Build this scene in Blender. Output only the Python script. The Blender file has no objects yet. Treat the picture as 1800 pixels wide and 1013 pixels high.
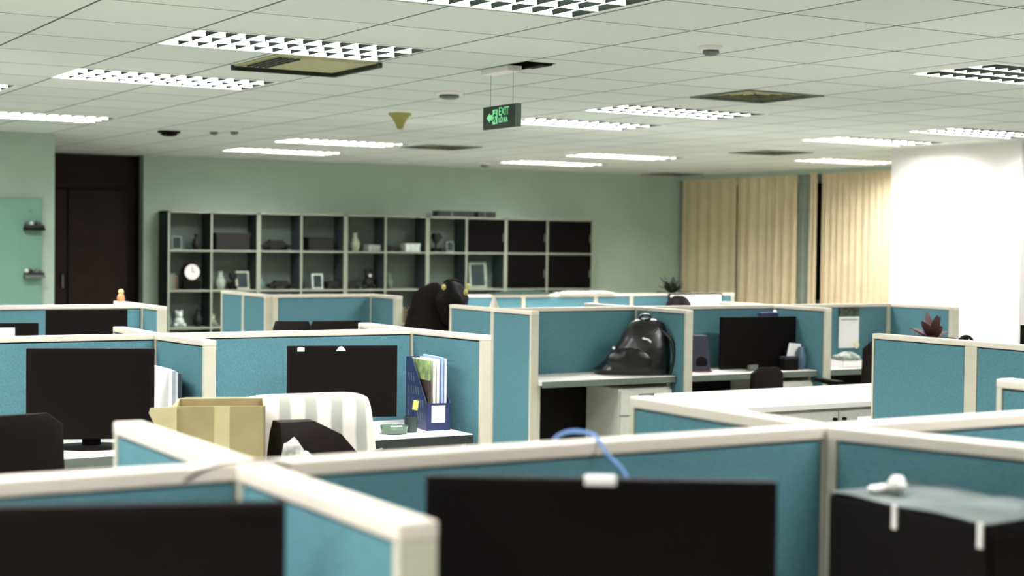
import bpy, bmesh, math, random
from mathutils import Vector, Matrix
random.seed(7)
S = bpy.context.scene
COL = S.collection
PI = math.pi

# ------------------------------------------------------------------ camera
yaw, pitch, roll = math.radians(30.7803), math.radians(-1.6227), math.radians(0.703)
fw = Vector((math.sin(yaw)*math.cos(pitch), math.cos(yaw)*math.cos(pitch), math.sin(pitch)))
rt = Vector((math.cos(yaw), -math.sin(yaw), 0)); up = rt.cross(fw)
r2 = math.cos(roll)*rt + math.sin(roll)*up; u2 = -math.sin(roll)*rt + math.cos(roll)*up
cd = bpy.data.cameras.new('camera'); cam = bpy.data.objects.new('camera', cd); COL.objects.link(cam)
cam.matrix_world = Matrix(((r2.x, u2.x, -fw.x, 0), (r2.y, u2.y, -fw.y, 0), (r2.z, u2.z, -fw.z, 1.55), (0, 0, 0, 1)))
cd.sensor_width = 36; cd.lens = 2727.04/1800*36; cd.clip_start = .05; cd.clip_end = 100
cd.dof.use_dof = True; cd.dof.focus_distance = 6.4; cd.dof.aperture_fstop = 3.0
S.camera = cam
# ------------------------------------------------------------------ world, exposure
w = bpy.data.worlds.new('world'); S.world = w; w.use_nodes = True
w.node_tree.nodes['Background'].inputs[0].default_value = (.02, .025, .03, 1)
w.node_tree.nodes['Background'].inputs[1].default_value = .3
S.view_settings.view_transform = 'Standard'; S.view_settings.look = 'None'
S.view_settings.exposure = 0.0; S.view_settings.gamma = 1; S.view_settings.use_curve_mapping = False
S.cycles.max_bounces = 8; S.cycles.diffuse_bounces = 5; S.cycles.use_denoising = True
LAMP_W = 106.0; LAMP_COL = (1.0, .985, 1.02)
CEIL = 2.51

# ------------------------------------------------------------------ materials
def lin(c):
    c = c/255.; return c/12.92 if c <= .04045 else ((c+.055)/1.055)**2.4
MATS = {}
def mat(name, rgb, rough=.6, metal=0, var=.06, scale=40, bump=0, spec=.4, emit=0, alpha=1, trans=0, coat=0):
    if name in MATS: return MATS[name]
    m = bpy.data.materials.new(name); m.use_nodes = True; nt = m.node_tree; N = nt.nodes; L = nt.links
    b = N['Principled BSDF']; b.inputs['Roughness'].default_value = rough; b.inputs['Metallic'].default_value = metal
    b.inputs['Specular IOR Level'].default_value = spec
    c = tuple(lin(v) for v in rgb)
    tc = N.new('ShaderNodeTexCoord'); nz = N.new('ShaderNodeTexNoise'); nz.inputs['Scale'].default_value = scale
    nz.inputs['Detail'].default_value = 4; L.new(tc.outputs['Object'], nz.inputs['Vector'])
    rp = N.new('ShaderNodeValToRGB'); rp.color_ramp.elements[0].position = .35; rp.color_ramp.elements[1].position = .65
    rp.color_ramp.elements[0].color = tuple(max(0, v*(1-var)) for v in c)+(1,)
    rp.color_ramp.elements[1].color = tuple(min(1, v*(1+var)) for v in c)+(1,)
    L.new(nz.outputs['Fac'], rp.inputs[0]); L.new(rp.outputs[0], b.inputs['Base Color'])
    if bump:
        bp = N.new('ShaderNodeBump'); bp.inputs['Strength'].default_value = bump; bp.inputs['Distance'].default_value = .004
        L.new(nz.outputs['Fac'], bp.inputs['Height']); L.new(bp.outputs[0], b.inputs['Normal'])
    if emit:
        b.inputs['Emission Color'].default_value = c+(1,); b.inputs['Emission Strength'].default_value = emit
    b.inputs['Alpha'].default_value = alpha; b.inputs['Transmission Weight'].default_value = trans
    b.inputs['Coat Weight'].default_value = coat
    MATS[name] = m; return m

def ceiling_material():
    m = bpy.data.materials.new('acoustic_ceiling_tiles'); m.use_nodes = True; nt = m.node_tree; N = nt.nodes; L = nt.links
    b = N['Principled BSDF']; b.inputs['Roughness'].default_value = .9; b.inputs['Specular IOR Level'].default_value = .1
    tc = N.new('ShaderNodeTexCoord'); sp = N.new('ShaderNodeSeparateXYZ'); L.new(tc.outputs['Object'], sp.inputs[0])
    def M(op, a, bb=None, clamp=False):
        n = N.new('ShaderNodeMath'); n.operation = op; n.use_clamp = clamp
        for i, v in enumerate((a, bb)):
            if v is None: continue
            if isinstance(v, (int, float)): n.inputs[i].default_value = v
            else: L.new(v, n.inputs[i])
        return n.outputs[0]
    def line(o, off, pitch, wd):
        f = M('FRACT', M('DIVIDE', M('ADD', o, 100*pitch-off), pitch))
        d = M('MULTIPLY', M('MINIMUM', f, M('SUBTRACT', 1.0, f)), pitch)
        return M('LESS_THAN', d, wd)
    g = M('MAXIMUM', line(sp.outputs[0], 2.385, .615, .0068), line(sp.outputs[1], 6.83, .635, .006))
    fl = N.new('ShaderNodeVectorMath'); fl.operation = 'SUBTRACT'; fl.inputs[1].default_value = (2.385, 6.83, 0); L.new(tc.outputs['Object'], fl.inputs[0])
    dv = N.new('ShaderNodeVectorMath'); dv.operation = 'DIVIDE'; dv.inputs[1].default_value = (.615, .635, 1); L.new(fl.outputs[0], dv.inputs[0])
    ff = N.new('ShaderNodeVectorMath'); ff.operation = 'FLOOR'; L.new(dv.outputs[0], ff.inputs[0])
    wn = N.new('ShaderNodeTexWhiteNoise'); wn.noise_dimensions = '2D'; L.new(ff.outputs[0], wn.inputs['Vector'])
    nz = N.new('ShaderNodeTexNoise'); nz.inputs['Scale'].default_value = 90; nz.inputs['Detail'].default_value = 5; L.new(tc.outputs['Object'], nz.inputs['Vector'])
    val = M('ADD', .90, M('ADD', M('MULTIPLY', wn.outputs['Value'], .07), M('MULTIPLY', nz.outputs['Fac'], .12)))
    mx = N.new('ShaderNodeMix'); mx.data_type = 'RGBA'; mx.blend_type = 'MULTIPLY'; mx.inputs[0].default_value = 1
    mx.inputs[6].default_value = (lin(205), lin(212), lin(203), 1)
    cb = N.new('ShaderNodeCombineColor'); [L.new(val, cb.inputs[i]) for i in range(3)]; L.new(cb.outputs[0], mx.inputs[7])
    m2 = N.new('ShaderNodeMix'); m2.data_type = 'RGBA'; L.new(g, m2.inputs[0]); L.new(mx.outputs[2], m2.inputs[6])
    m2.inputs[7].default_value = (lin(88), lin(98), lin(88), 1)
    L.new(m2.outputs[2], b.inputs['Base Color']); return m

def stripe_cloth():
    m = bpy.data.materials.new('striped_cloth'); m.use_nodes = True; nt = m.node_tree; N = nt.nodes; L = nt.links
    b = N['Principled BSDF']; b.inputs['Roughness'].default_value = .9; b.inputs['Specular IOR Level'].default_value = .1
    tc = N.new('ShaderNodeTexCoord'); sp = N.new('ShaderNodeSeparateXYZ'); L.new(tc.outputs['Object'], sp.inputs[0])
    wv = N.new('ShaderNodeTexWave'); wv.wave_type = 'BANDS'; wv.bands_direction = 'X'; wv.inputs['Scale'].default_value = 3.3
    wv.inputs['Distortion'].default_value = 1.2; wv.inputs['Detail'].default_value = 2; wv.inputs['Detail Scale'].default_value = 1.0
    L.new(tc.outputs['Object'], wv.inputs['Vector'])
    rp = N.new('ShaderNodeValToRGB'); e = rp.color_ramp.elements
    e[0].position = .30; e[0].color = (lin(158), lin(160), lin(148), 1); e[1].position = .62; e[1].color = (lin(214), lin(208), lin(196), 1)
    L.new(wv.outputs['Fac'], rp.inputs[0]); L.new(rp.outputs[0], b.inputs['Base Color']); return m

M_cap = mat('painted_rail', (212, 204, 188), .45, var=.03, scale=8)
M_post = mat('painted_post', (186, 184, 164), .5, var=.04, scale=10)
M_groove = mat('dark_groove', (40, 44, 40), .8)
M_fab = mat('blue_fabric', (79, 120, 128), .95, var=.14, scale=260, bump=.15, spec=.08)
M_desk = mat('white_laminate', (232, 228, 220), .4, var=.02, scale=6)
M_edge = mat('dark_edge_band', (34, 40, 38), .5)
M_gedge = mat('grey_edge_band', (96, 106, 97), .5)
M_cab = mat('cabinet_laminate', (196, 198, 184), .5, var=.03)
M_wall = mat('painted_wall', (170, 188, 170), .85, var=.03, scale=3, spec=.15)
M_wallw = mat('white_painted_wall', (232, 228, 222), .8, var=.01, scale=3, spec=.15)
M_floor = mat('carpet', (168, 168, 158), .95, var=.15, scale=120, spec=.05)
M_dark = mat('unlit_dark_brown', (46, 38, 34), .8, var=.1, scale=5, spec=.1)  # the corridor's lack of light is put into this dark base colour
M_black = mat('black_plastic', (15, 11, 10), .6, var=.05, spec=.1)
M_screen = mat('dark_screen', (13, 9, 8), .45, var=.02, spec=.1)
M_chair = mat('black_chair_fabric', (24, 20, 18), .9, var=.15, scale=200, spec=.08)
M_grey = mat('grey_plastic', (96, 104, 98), .5)
M_white = mat('white_plastic', (236, 232, 226), .45, var=.02)
M_paper = mat('white_paper', (238, 236, 232), .8, var=.02)
M_steel = mat('brushed_steel', (150, 152, 146), .35, metal=.9)
M_ceil = ceiling_material()
M_refl = mat('lamp_reflector', (246, 244, 238), .35, var=.01)
M_cross = mat('louvre_cross_blade', (14, 18, 15), .8, var=.02, spec=0)  # near-black colour stands in for blade faces that catch little light
M_vent = mat('vent_grille', (166, 164, 122), .6, var=.1, scale=30)
M_curt = mat('cream_curtain', (214, 198, 164), .9, var=.05, scale=4, spec=.1)
M_curtb = mat('grey_blue_curtain', (132, 142, 128), .9, var=.05, scale=4, spec=.1)
M_card = mat('brown_cardboard', (156, 142, 102), .85, var=.08, scale=9)
M_tape = mat('packing_tape', (196, 184, 140), .35, var=.04, scale=20)
M_navy = mat('navy_plastic', (30, 38, 78), .45)
M_cloth = stripe_cloth()
M_leaf = mat('dark_leaf', (38, 50, 36), .6, var=.3, scale=20)
M_leafr = mat('dark_red_leaf', (62, 34, 34), .6, var=.3, scale=20)

# ------------------------------------------------------------------ mesh helpers
class MB:
    def __init__(s): s.bm = bmesh.new()
    def box(s, lo, hi, bev=0, M=None):
        b = bmesh.new(); bmesh.ops.create_cube(b, size=1)
        lo, hi = Vector(lo), Vector(hi); c = (lo+hi)/2; d = hi-lo
        for v in b.verts: v.co = Vector((v.co.x*d.x, v.co.y*d.y, v.co.z*d.z))+c
        if bev: bmesh.ops.bevel(b, geom=b.edges[:], offset=bev, segments=2, affect='EDGES', profile=.7)
        return s.take(b, M)
    def take(s, b, M=None):
        if M is not None: b.transform(M)
        me = bpy.data.meshes.new('t'); b.to_mesh(me); s.bm.from_mesh(me); bpy.data.meshes.remove(me); b.free(); return s
    def cyl(s, p0, p1, r, r1=None, seg=16):
        p0, p1 = Vector(p0), Vector(p1); d = p1-p0; b = bmesh.new()
        bmesh.ops.create_cone(b, cap_ends=True, segments=seg, radius1=r, radius2=r if r1 is None else r1, depth=d.length)
        return s.take(b, Matrix.Translation((p0+p1)/2) @ d.to_track_quat('Z', 'Y').to_matrix().to_4x4())
    def sph(s, c, r, sc=(1, 1, 1), seg=16):
        b = bmesh.new(); bmesh.ops.create_uvsphere(b, u_segments=seg, v_segments=seg//2+2, radius=r)
        return s.take(b, Matrix.Translation(c) @ Matrix.Diagonal((sc[0], sc[1], sc[2], 1)))
    def lathe(s, prof, seg=24, c=(0, 0, 0)):
        b = bmesh.new(); rings = []
        for r, z in prof: rings.append([b.verts.new((c[0]+r*math.cos(2*PI*k/seg), c[1]+r*math.sin(2*PI*k/seg), c[2]+z)) for k in range(seg)])
        for a, d in zip(rings, rings[1:]):
            for k in range(seg): b.faces.new((a[k], a[(k+1) % seg], d[(k+1) % seg], d[k]))
        b.faces.new(rings[0][::-1]); b.faces.new(rings[-1]); return s.take(b)
    def prism(s, pts, axis, a0, a1):
        # closed outline pts (2D) extruded along axis
        b = bmesh.new()
        def P(p, a): return {'x': (a, p[0], p[1]), 'y': (p[0], a, p[1]), 'z': (p[0], p[1], a)}[axis]
        A = [b.verts.new(P(p, a0)) for p in pts]; B = [b.verts.new(P(p, a1)) for p in pts]
        n = len(pts); b.faces.new(A); b.faces.new(B[::-1])
        for i in range(n): b.faces.new((A[i], B[i], B[(i+1) % n], A[(i+1) % n]))
        bmesh.ops.recalc_face_normals(b, faces=b.faces[:]); return s.take(b)
    def tube(s, pts, r, seg=8):
        pts = [Vector(p) for p in pts]; b = bmesh.new(); rings = []
        for i, p in enumerate(pts):
            d = (pts[min(i+1, len(pts)-1)]-pts[max(i-1, 0)]).normalized()
            q = d.to_track_quat('Z', 'Y')
            rings.append([b.verts.new(p+q @ Vector((r*math.cos(2*PI*k/seg), r*math.sin(2*PI*k/seg), 0))) for k in range(seg)])
        for a, c in zip(rings, rings[1:]):
            for k in range(seg): b.faces.new((a[k], a[(k+1) % seg], c[(k+1) % seg], c[k]))
        b.faces.new(rings[0][::-1]); b.faces.new(rings[-1]); return s.take(b)
    def loft(s, rings):
        b = bmesh.new(); R = [[b.verts.new(p) for p in r] for r in rings]; n = len(R[0])
        for a, c in zip(R, R[1:]):
            for k in range(n): b.faces.new((a[k], a[(k+1) % n], c[(k+1) % n], c[k]))
        b.faces.new(R[0][::-1]); b.faces.new(R[-1]); bmesh.ops.recalc_face_normals(b, faces=b.faces[:]); return s.take(b)
    def sheet(s, grid, th=0):
        b = bmesh.new(); V = [[b.verts.new(p) for p in r] for r in grid]
        for a, c in zip(V, V[1:]):
            for k in range(len(a)-1): b.faces.new((a[k], a[k+1], c[k+1], c[k]))
        if th:
            bmesh.ops.recalc_face_normals(b, faces=b.faces[:]); bmesh.ops.solidify(b, geom=b.faces[:], thickness=th)
        return s.take(b)
    def build(s, name, m, parent=None, smooth=False):
        me = bpy.data.meshes.new(name); s.bm.to_mesh(me); s.bm.free()
        if smooth:
            me.polygons.foreach_set('use_smooth', [True]*len(me.polygons))
            try: me.set_sharp_from_angle(angle=math.radians(38))
            except Exception: pass
        me.materials.append(m); o = bpy.data.objects.new(name, me); COL.objects.link(o); o.parent = parent
        return o
def tag(o, label, cat, group=None, kind=None):
    o['label'] = label; o['category'] = cat
    if group: o['group'] = group
    if kind: o['kind'] = kind
    return o
def thing(name, label, cat, loc=(0, 0, 0), rz=0, group=None):
    o = bpy.data.objects.new(name, None); COL.objects.link(o); o.empty_display_size = .1
    o.location = loc; o.rotation_euler = (0, 0, rz); return tag(o, label, cat, group)
def struct(name, mb, m):
    o = mb.build(name, m); o['kind'] = 'structure'; return o
def copy_tree(o, parent=None):
    c = o.copy(); COL.objects.link(c); c.parent = parent
    for ch in list(o.children): copy_tree(ch, c)
    return c
def bez(pts, n=8):
    P = [Vector(p) for p in pts]; out = []
    for i in range(len(P)-1):
        p0, p1, p2, p3 = P[max(i-1, 0)], P[i], P[i+1], P[min(i+2, len(P)-1)]
        for k in range(n):
            t = k/n; out.append(.5*((2*p1)+(p2-p0)*t+(2*p0-5*p1+4*p2-p3)*t*t+(3*p1-p0-3*p2+p3)*t**3))
    return out+[P[-1]]

# ------------------------------------------------------------------ room shell
X0, X1, Y0, Y1 = -4.0, 13.1, -3.0, 17.3
struct('floor', MB().box((X0-.2, Y0-.2, -.1), (X1+.2, 19.4, 0)), M_floor)
FX = [  # luminaire centres (x, y) and a label each
    (2.98, 5.235, 'louvred ceiling light cut by the top edge of the picture'),
    (3.0, 7.155, 'big louvred ceiling light with three rows of triangles, beside the open ceiling vent'),
    (2.98, 9.10, 'louvred ceiling light second in the left column, behind the one by the open vent'),
    (3.00, 12.50, 'louvred ceiling light on the left, just before the pale wall with the glass board'),
    (1.72, 10.32, 'ceiling light at the left edge of the picture, only its tip showing'),
    (6.72, 9.00, 'ceiling light right of the exit sign, nearer of that pair'),
    (6.78, 10.34, 'ceiling light whose left end touches the exit sign'),
    (6.30, 13.82, 'far ceiling light above the shelves, farther right and nearer of the left pair'),
    (6.43, 15.60, 'ceiling light nearest the shelf wall, left one of two'),
    (9.66, 13.84, 'far ceiling light in the middle, second from the shelf wall'),
    (9.84, 15.55, 'ceiling light nearest the shelf wall, right one of two'),
    (6.85, 5.93, 'ceiling light cut by the right edge of the picture, nearest on the right'),
    (9.90, 9.00, 'ceiling light beside the white column at the right edge'),
    (9.92, 10.33, 'ceiling light left of the white column, before the last one'),
    (12.05, 12.88, 'ceiling light by the curtains, partly hidden behind the white column')]
ADDED_FX = [(.53, 7.15), (.53, 5.2), (-.05, 2.9), (-.3, 1.0), (3.0, 3.3), (3.0, 1.35), (6.85, 4.0), (6.85, 2.1), (9.9, 5.9), (.3, 10.3), (-2.3, 5.2), (-2.3, 2.3)]  # unseen fixtures, added and placed to brighten the near desks and panels
FW, FD = 1.215, .62
VX = [(3.33, 7.79), (6.39, 7.72), (10.3, 12.2), (7.32, 13.70), (12.45, 16.75)]
holes = [(x-FW/2, y-FD/2, x+FW/2, y+FD/2) for x, y, *_ in FX+ADDED_FX]
holes += [(x-.3, y-.3, x+.3, y+.3) for x, y in VX] + [(4.235, 6.98, 4.42, 7.36)]
xs = sorted({X0-.2, X1+.2} | {h[0] for h in holes} | {h[2] for h in holes}); ys = sorted({Y0-.2, 19.4} | {h[1] for h in holes} | {h[3] for h in holes})
bm = bmesh.new(); vv = {}
def gv(x, y):
    if (x, y) not in vv: vv[(x, y)] = bm.verts.new((x, y, CEIL))
    return vv[(x, y)]
for i in range(len(xs)-1):
    for j in range(len(ys)-1):
        cx, cy = (xs[i]+xs[i+1])/2, (ys[j]+ys[j+1])/2
        if any(h[0] < cx < h[2] and h[1] < cy < h[3] for h in holes): continue
        bm.faces.new((gv(xs[i], ys[j]), gv(xs[i], ys[j+1]), gv(xs[i+1], ys[j+1]), gv(xs[i+1], ys[j])))
mb = MB(); mb.bm.free(); mb.bm = bm; struct('ceiling', mb, M_ceil)
struct('ceiling_slab', MB().box((X0-.2, Y0-.2, 2.86), (X1+.2, 19.4, 2.95)), M_dark)
T = 2.51
struct('wall_back', MB().box((5.42, Y1, 0), (X1, Y1+.15, T)), M_wall)
struct('wall_left_front', MB().box((X0, 14.4, 0), (3.68, 14.55, T)), M_wall)
struct('wall_left', MB().box((X0-.15, Y0, 0), (X0, 14.4, T)), M_wall)
struct('wall_rear', MB().box((X0-.15, Y0-.15, 0), (X1+.15, Y0, T)), M_wall)
struct('wall_right', MB().box((X1, Y0, 0), (X1+.15, Y1+.15, T)), M_wall)
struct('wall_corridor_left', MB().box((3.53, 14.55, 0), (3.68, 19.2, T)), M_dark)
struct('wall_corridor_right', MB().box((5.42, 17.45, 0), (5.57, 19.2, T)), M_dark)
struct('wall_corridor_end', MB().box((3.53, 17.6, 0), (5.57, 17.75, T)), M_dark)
struct('wall_column', MB().box((10.77, 9.40, 0), (X1, 10.98, T)), M_wallw)
struct('trim_1', MB().box((X1-.16, 10.98, T-.05), (X1, Y1, T)), M_wall)
# doors in the dark corridor end
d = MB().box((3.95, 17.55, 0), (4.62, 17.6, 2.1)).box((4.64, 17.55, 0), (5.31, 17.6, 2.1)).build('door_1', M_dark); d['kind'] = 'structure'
MB().cyl((4.57, 17.53, 1.0), (4.57, 17.53, 1.15), .012).box((4.56, 17.53, 1.01), (4.58, 17.56, 1.03)).box((4.56, 17.53, 1.12), (4.58, 17.56, 1.14)).build('door_handle', M_steel, d)

# ------------------------------------------------------------------ luminaires
def make_light(label):
    t = thing('ceiling_light', label, 'ceiling light', (0, 0, CEIL), 0, 'louvred ceiling lights')
    a, b, h = FW/2, FD/2, .10
    MB().box((-a, -b, 0), (-a+.012, b, h)).box((a-.012, -b, 0), (a, b, h)).box((-a+.012, -b, 0), (a-.012, -b+.012, h)).box((-a+.012, b-.012, 0), (a-.012, b, h)).box((-a, -b, h), (a, b, h+.012)).build('housing', M_refl, t)
    rows = 3; rw = (FD-.03)/rows
    m = MB()
    for k in range(rows+1):
        y = -b+.015+k*rw
        m.prism([(y-.003, .0), (y+.003, .0), (y+.007, .015), (y+.015, .036), (y-.015, .036), (y-.007, .015)], 'x', -a+.013, a-.013)
    m.build('long_blades', M_refl, t)
    n = 12; cw = (FW-.03)/n; m = MB()
    for k in range(n+1):
        x = -a+.015+k*cw
        m.prism([(x-.001, .001), (x+.001, .001), (x+.003, .009), (x+.007, .023), (x-.007, .023), (x-.003, .009)], 'y', -b+.013, b-.013)
    m.build('cross_blades', M_cross, t)
    return t
def lamp_in(t, shared=[]):
    if not shared:
        l = bpy.data.lights.new('lamp', 'AREA'); l.shape = 'RECTANGLE'; l.size = FW-.06; l.size_y = FD-.06
        l.energy = LAMP_W; l.color = LAMP_COL; shared.append(l)
    o = bpy.data.objects.new('lamp', shared[0]); COL.objects.link(o); o.parent = t; o.location = (0, 0, .092)
proto = make_light(FX[0][2]); proto.location = (FX[0][0], FX[0][1], CEIL); lights = [proto]
for x, y, lab in FX[1:]:
    c = copy_tree(proto); c.location = (x, y, CEIL); c['label'] = lab; lights.append(c)
for i, (x, y) in enumerate(ADDED_FX):
    c = copy_tree(proto); c.location = (x, y, CEIL); c['label'] = 'added unseen louvred ceiling light, placed to brighten the near desks'; c['group'] = 'added unseen ceiling lights'; lights.append(c)
for t in lights: lamp_in(t)

# ------------------------------------------------------------------ vents and ceiling bits
def vent(x, y, label, open_=False):
    t = thing('ceiling_vent', label, 'ceiling vent', (x, y, CEIL), 0, 'square ceiling vents')
    m = MB()
    for s in (-1, 1):
        m.box((-.3, s*.3-(.02 if s > 0 else 0), -.008), (.3, s*.3+(.02 if s < 0 else 0), .012)); m.box((s*.3-(.02 if s > 0 else 0), -.28, -.008), (s*.3+(.02 if s < 0 else 0), .28, .012))
    m.build('frame', M_vent if open_ else M_gedge, t)
    m = MB()
    for k in range(1, 5):
        r = .28*k/5
        for sx, sy in ((1, 0), (-1, 0), (0, 1), (0, -1)):
            if sx: m.prism([(sx*r, .005), (sx*(r+.03), .04), (sx*(r+.034), .04), (sx*(r+.006), .005)], 'y', -r, r)
            else: m.prism([(sy*r, .005), (sy*(r+.03), .04), (sy*(r+.034), .04), (sy*(r+.006), .005)], 'x', -r, r)
    m.build('vanes', M_vent, t)
    MB().box((-.28, -.28, .1), (.28, .28, .11)).build('duct', M_edge, t)
    if open_:
        m = MB()
        m.box((-.31, .285, -.03), (.31, .31, -.002)).box((.285, -.30, -.03), (.31, .285, -.002))
        m.build('shadow_gap_bars', M_edge, t)  # dark bars draw the shadow gap along the far and right edges
        m = MB()
        for k in range(4): m.box((-.26+k*.034, -.26, -.018), (-.245+k*.034, .20, -.010))
        m.build('slot', M_edge, t)
        MB().box((-.27, -.27, -.009), (.27, .27, -.001)).build('filter', M_vent, t)
    return t
vent(VX[0][0], VX[0][1], 'large open ceiling vent with dropped dark frame beside the big louvred light', True)
vent(VX[1][0], VX[1][1], 'square ceiling vent to the right of the exit sign')
vent(VX[2][0], VX[2][1], 'square ceiling vent in front of the curtains')
vent(VX[3][0], VX[3][1], 'far ceiling vent at the right end of the light above the shelves')
vent(VX[4][0], VX[4][1], 'ceiling vent in the far corner between shelf wall and curtains')
def detector(x, y, label, r=.055, m=M_grey):
    t = thing('smoke_detector', label, 'smoke detector', (x, y, CEIL))
    MB().lathe([(r, 0), (r, -.012), (r*.9, -.02)]).build('base', M_white if m is M_grey else m, t, True)
    MB().lathe([(r*.7, -.02), (r*.72, -.034), (r*.45, -.045), (.008, -.048)]).build('sensor', m, t, True)
detector(4.625, 5.93, 'round dark ceiling detector above, between exit sign and top right corner')
detector(4.41, 13.35, 'dark ceiling detector near the dark corridor, larger one', .10, M_black)
detector(4.66, 12.9, 'small pale ceiling detector hanging right beside the larger dark one', .05)
detector(4.79, 12.75, 'small detector above the shelf unit, right of the dark one near the corridor', .05)
detector(4.70, 8.70, 'flat grey detector on the ceiling to the left of the exit sign', .09)
detector(9.19, 16.1, 'tiny detector left of the last row of ceiling lights', .07)
t = thing('ceiling_horn', 'yellow-green cone hanging point down from the ceiling, left of the exit sign', 'ceiling horn', (5.18, 10.35, CEIL))
MB().lathe([(.085, 0), (.085, -.012), (.06, -.035), (.035, -.08), (.022, -.115), (.004, -.12)]).build('cone', mat('olive_plastic', (150, 146, 78), .6), t, True)

# exit sign: hangs on two wires from a white box; face towards -x
t = thing('exit_sign', 'green and black EXIT sign hanging on thin wires from the ceiling', 'exit sign', (4.28, 7.325, 2.18))
MB().box((-.012, -.178, 0), (.012, .178, .125), .003).build('sign_body', mat('sign_dark_green', (16, 34, 26), .5), t)
MB().box((-.016, -.188, .0), (.016, -.179, .125), .002).build('end_cap', M_gedge, t)
gl = mat('sign_glow', (120, 214, 150), .5, emit=.45)
for k, (s, sz, y, z) in enumerate([('EXIT', .050, .005, .070), ('LỐI RA', .030, .005, .032)]):
    cu = bpy.data.curves.new('lettering', 'FONT'); cu.body = s; cu.size = sz*1.25; cu.extrude = .0006; cu.offset = .0008
    o = bpy.data.objects.new('lettering', cu); COL.objects.link(o); dg = bpy.context.evaluated_depsgraph_get()
    me = bpy.data.meshes.new_from_object(o.evaluated_get(dg)); bpy.data.objects.remove(o)
    me.materials.append(gl); q = bpy.data.objects.new('lettering', me); COL.objects.link(q); q.parent = t
    # text x axis -> -y, text y -> z, facing -x
    q.matrix_local = Matrix(((0, 0, -1, -.0125), (-1, 0, 0, y), (0, 1, 0, z), (0, 0, 0, 1)))
    q.scale = (.85, 1, 1)
m = MB()
m.prism([(.135, .063), (.10, .09), (.10, .078), (.075, .078), (.075, .048), (.10, .048), (.10, .036)], 'x', -.0132, -.0125); m.build('arrow', gl, t)
MB().box((-.0130, .018, .025), (-.0122, .070, .105)).build('door_symbol', gl, t)
m = MB(); dg_ = mat('sign_figure', (16, 60, 40), .6)
m.cyl((-.0136, .038, .092), (-.0128, .038, .092), .007)
for p, q in (((.040, .082), (.048, .060)), ((.046, .078), (.030, .070)), ((.046, .078), (.060, .068)), ((.048, .060), (.034, .048)), ((.034, .048), (.040, .034)), ((.048, .060), (.060, .040))):
    m.cyl((-.0134, p[0], p[1]), (-.0134, q[0], q[1]), .0035, seg=6)
m.build('running_figure', dg_, t)
for y in (.115, -.125): MB().cyl((0, y, .125), (0, y, .305), .0012, seg=6).build('wire', M_grey, t)
MB().box((-.045, -.14, .30), (.045, .15, .33), .004).build('ceiling_box', M_white, t)
t = thing('ceiling_opening', 'dark ragged hole in the ceiling beside the exit sign box', 'ceiling hole', (4.33, 7.17, CEIL))
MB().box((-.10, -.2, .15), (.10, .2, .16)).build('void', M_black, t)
MB().box((.01, -.17, -.012), (.075, .02, .06), .01).build('hole_dark', M_black, t)  # black block and plate stand in for the darkness inside the hole

# ------------------------------------------------------------------ partitions
PT = .056
def partition(p0, p1, h, label, ends=(.03, .03), splits=(), group='blue fabric desk partitions', capm=M_cap, postm=M_post):
    p0, p1 = Vector(p0), Vector(p1); d = p1-p0; L = d.length; a = math.atan2(d.y, d.x); c = (p0+p1)/2
    t = thing('desk_partition', label, 'partition', (c.x, c.y, 0), a, group)
    MB().box((-L/2, -PT/2, h-.024), (L/2, PT/2, h), .005).build('top_rail', capm, t)
    MB().box((-L/2+.01, -.012, .03), (L/2-.01, .012, h-.024)).build('core', M_groove, t)
    xs_ = [-L/2]
    posts = []
    if ends[0]: posts.append((-L/2, -L/2+ends[0]))
    for s in splits: posts.append((-L/2+s-.02, -L/2+s+.02))
    if ends[1]: posts.append((L/2-ends[1], L/2))
    for q in posts: MB().box((q[0], -PT/2+.001, 0), (q[1], PT/2-.001, h-.024), .003).build('post', postm, t)
    e = [-L/2]+[v for q in posts for v in q]+[L/2]
    if ends[0]: e = e[1:]
    else: e = e
    if ends[1]: e = e[:-1]
    if ends[0]: e = e[1:]
    if ends[1]: e = e[:-1]
    for i in range(0, len(e)-1, 2):
        f0, f1 = e[i]+.004, e[i+1]-.004
        if f1-f0 < .03: continue
        MB().box((f0, -PT/2+.003, .11), (f1, PT/2-.003, h-.029), .004).build('fabric_panel', M_fab, t)
        MB().box((f0, -PT/2+.006, .0), (f1, PT/2-.006, .1)).build('kick_panel', postm, t)
    return t
hF, hM = 1.205, 1.15
g = .025
# front group, hubs at x=-.33,.88,2.07,3.27 y=2.28
for (xa, xb), lab in zip(((-.33, .88), (.88, 2.07), (2.07, 3.27)), (
        'long near blue partition at lower left, behind the big left monitor', 'near blue partition behind the monitor with the white webcam clip',
        'near blue partition running off the right edge, beyond the plastic-wrapped tower')):
    partition((xa+g, 2.28), (xb-g+.05, 2.28), hF, lab, (.0, .05))
SP = [((.88, 2.305), (.88, 2.9), 'short near partition rising left of the cardboard box, blurred far end', (.02, .018)),
      ((.88, 2.255), (.88, 1.695), 'short near partition with thick pale end post at bottom centre', (.02, .018)),
      ((2.07, 2.305), (2.07, 2.9), 'short near partition pointing at the low white cabinet', (.02, .018)),
      ((2.075, 2.255), (2.25, 1.66), 'near partition running to the lower right corner beside the plastic-wrapped tower', (.02, .018)),
      ((3.27, 2.305), (3.27, 2.9), 'pale-framed partition end peeping in at the right edge', (.02, .018)),
      ((3.27, 2.255), (3.27, 1.69), 'near partition outside the right edge of the picture', (.02, .05))]
for a, b, lab, e in SP: partition(a, b, hF, lab, e)
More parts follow.
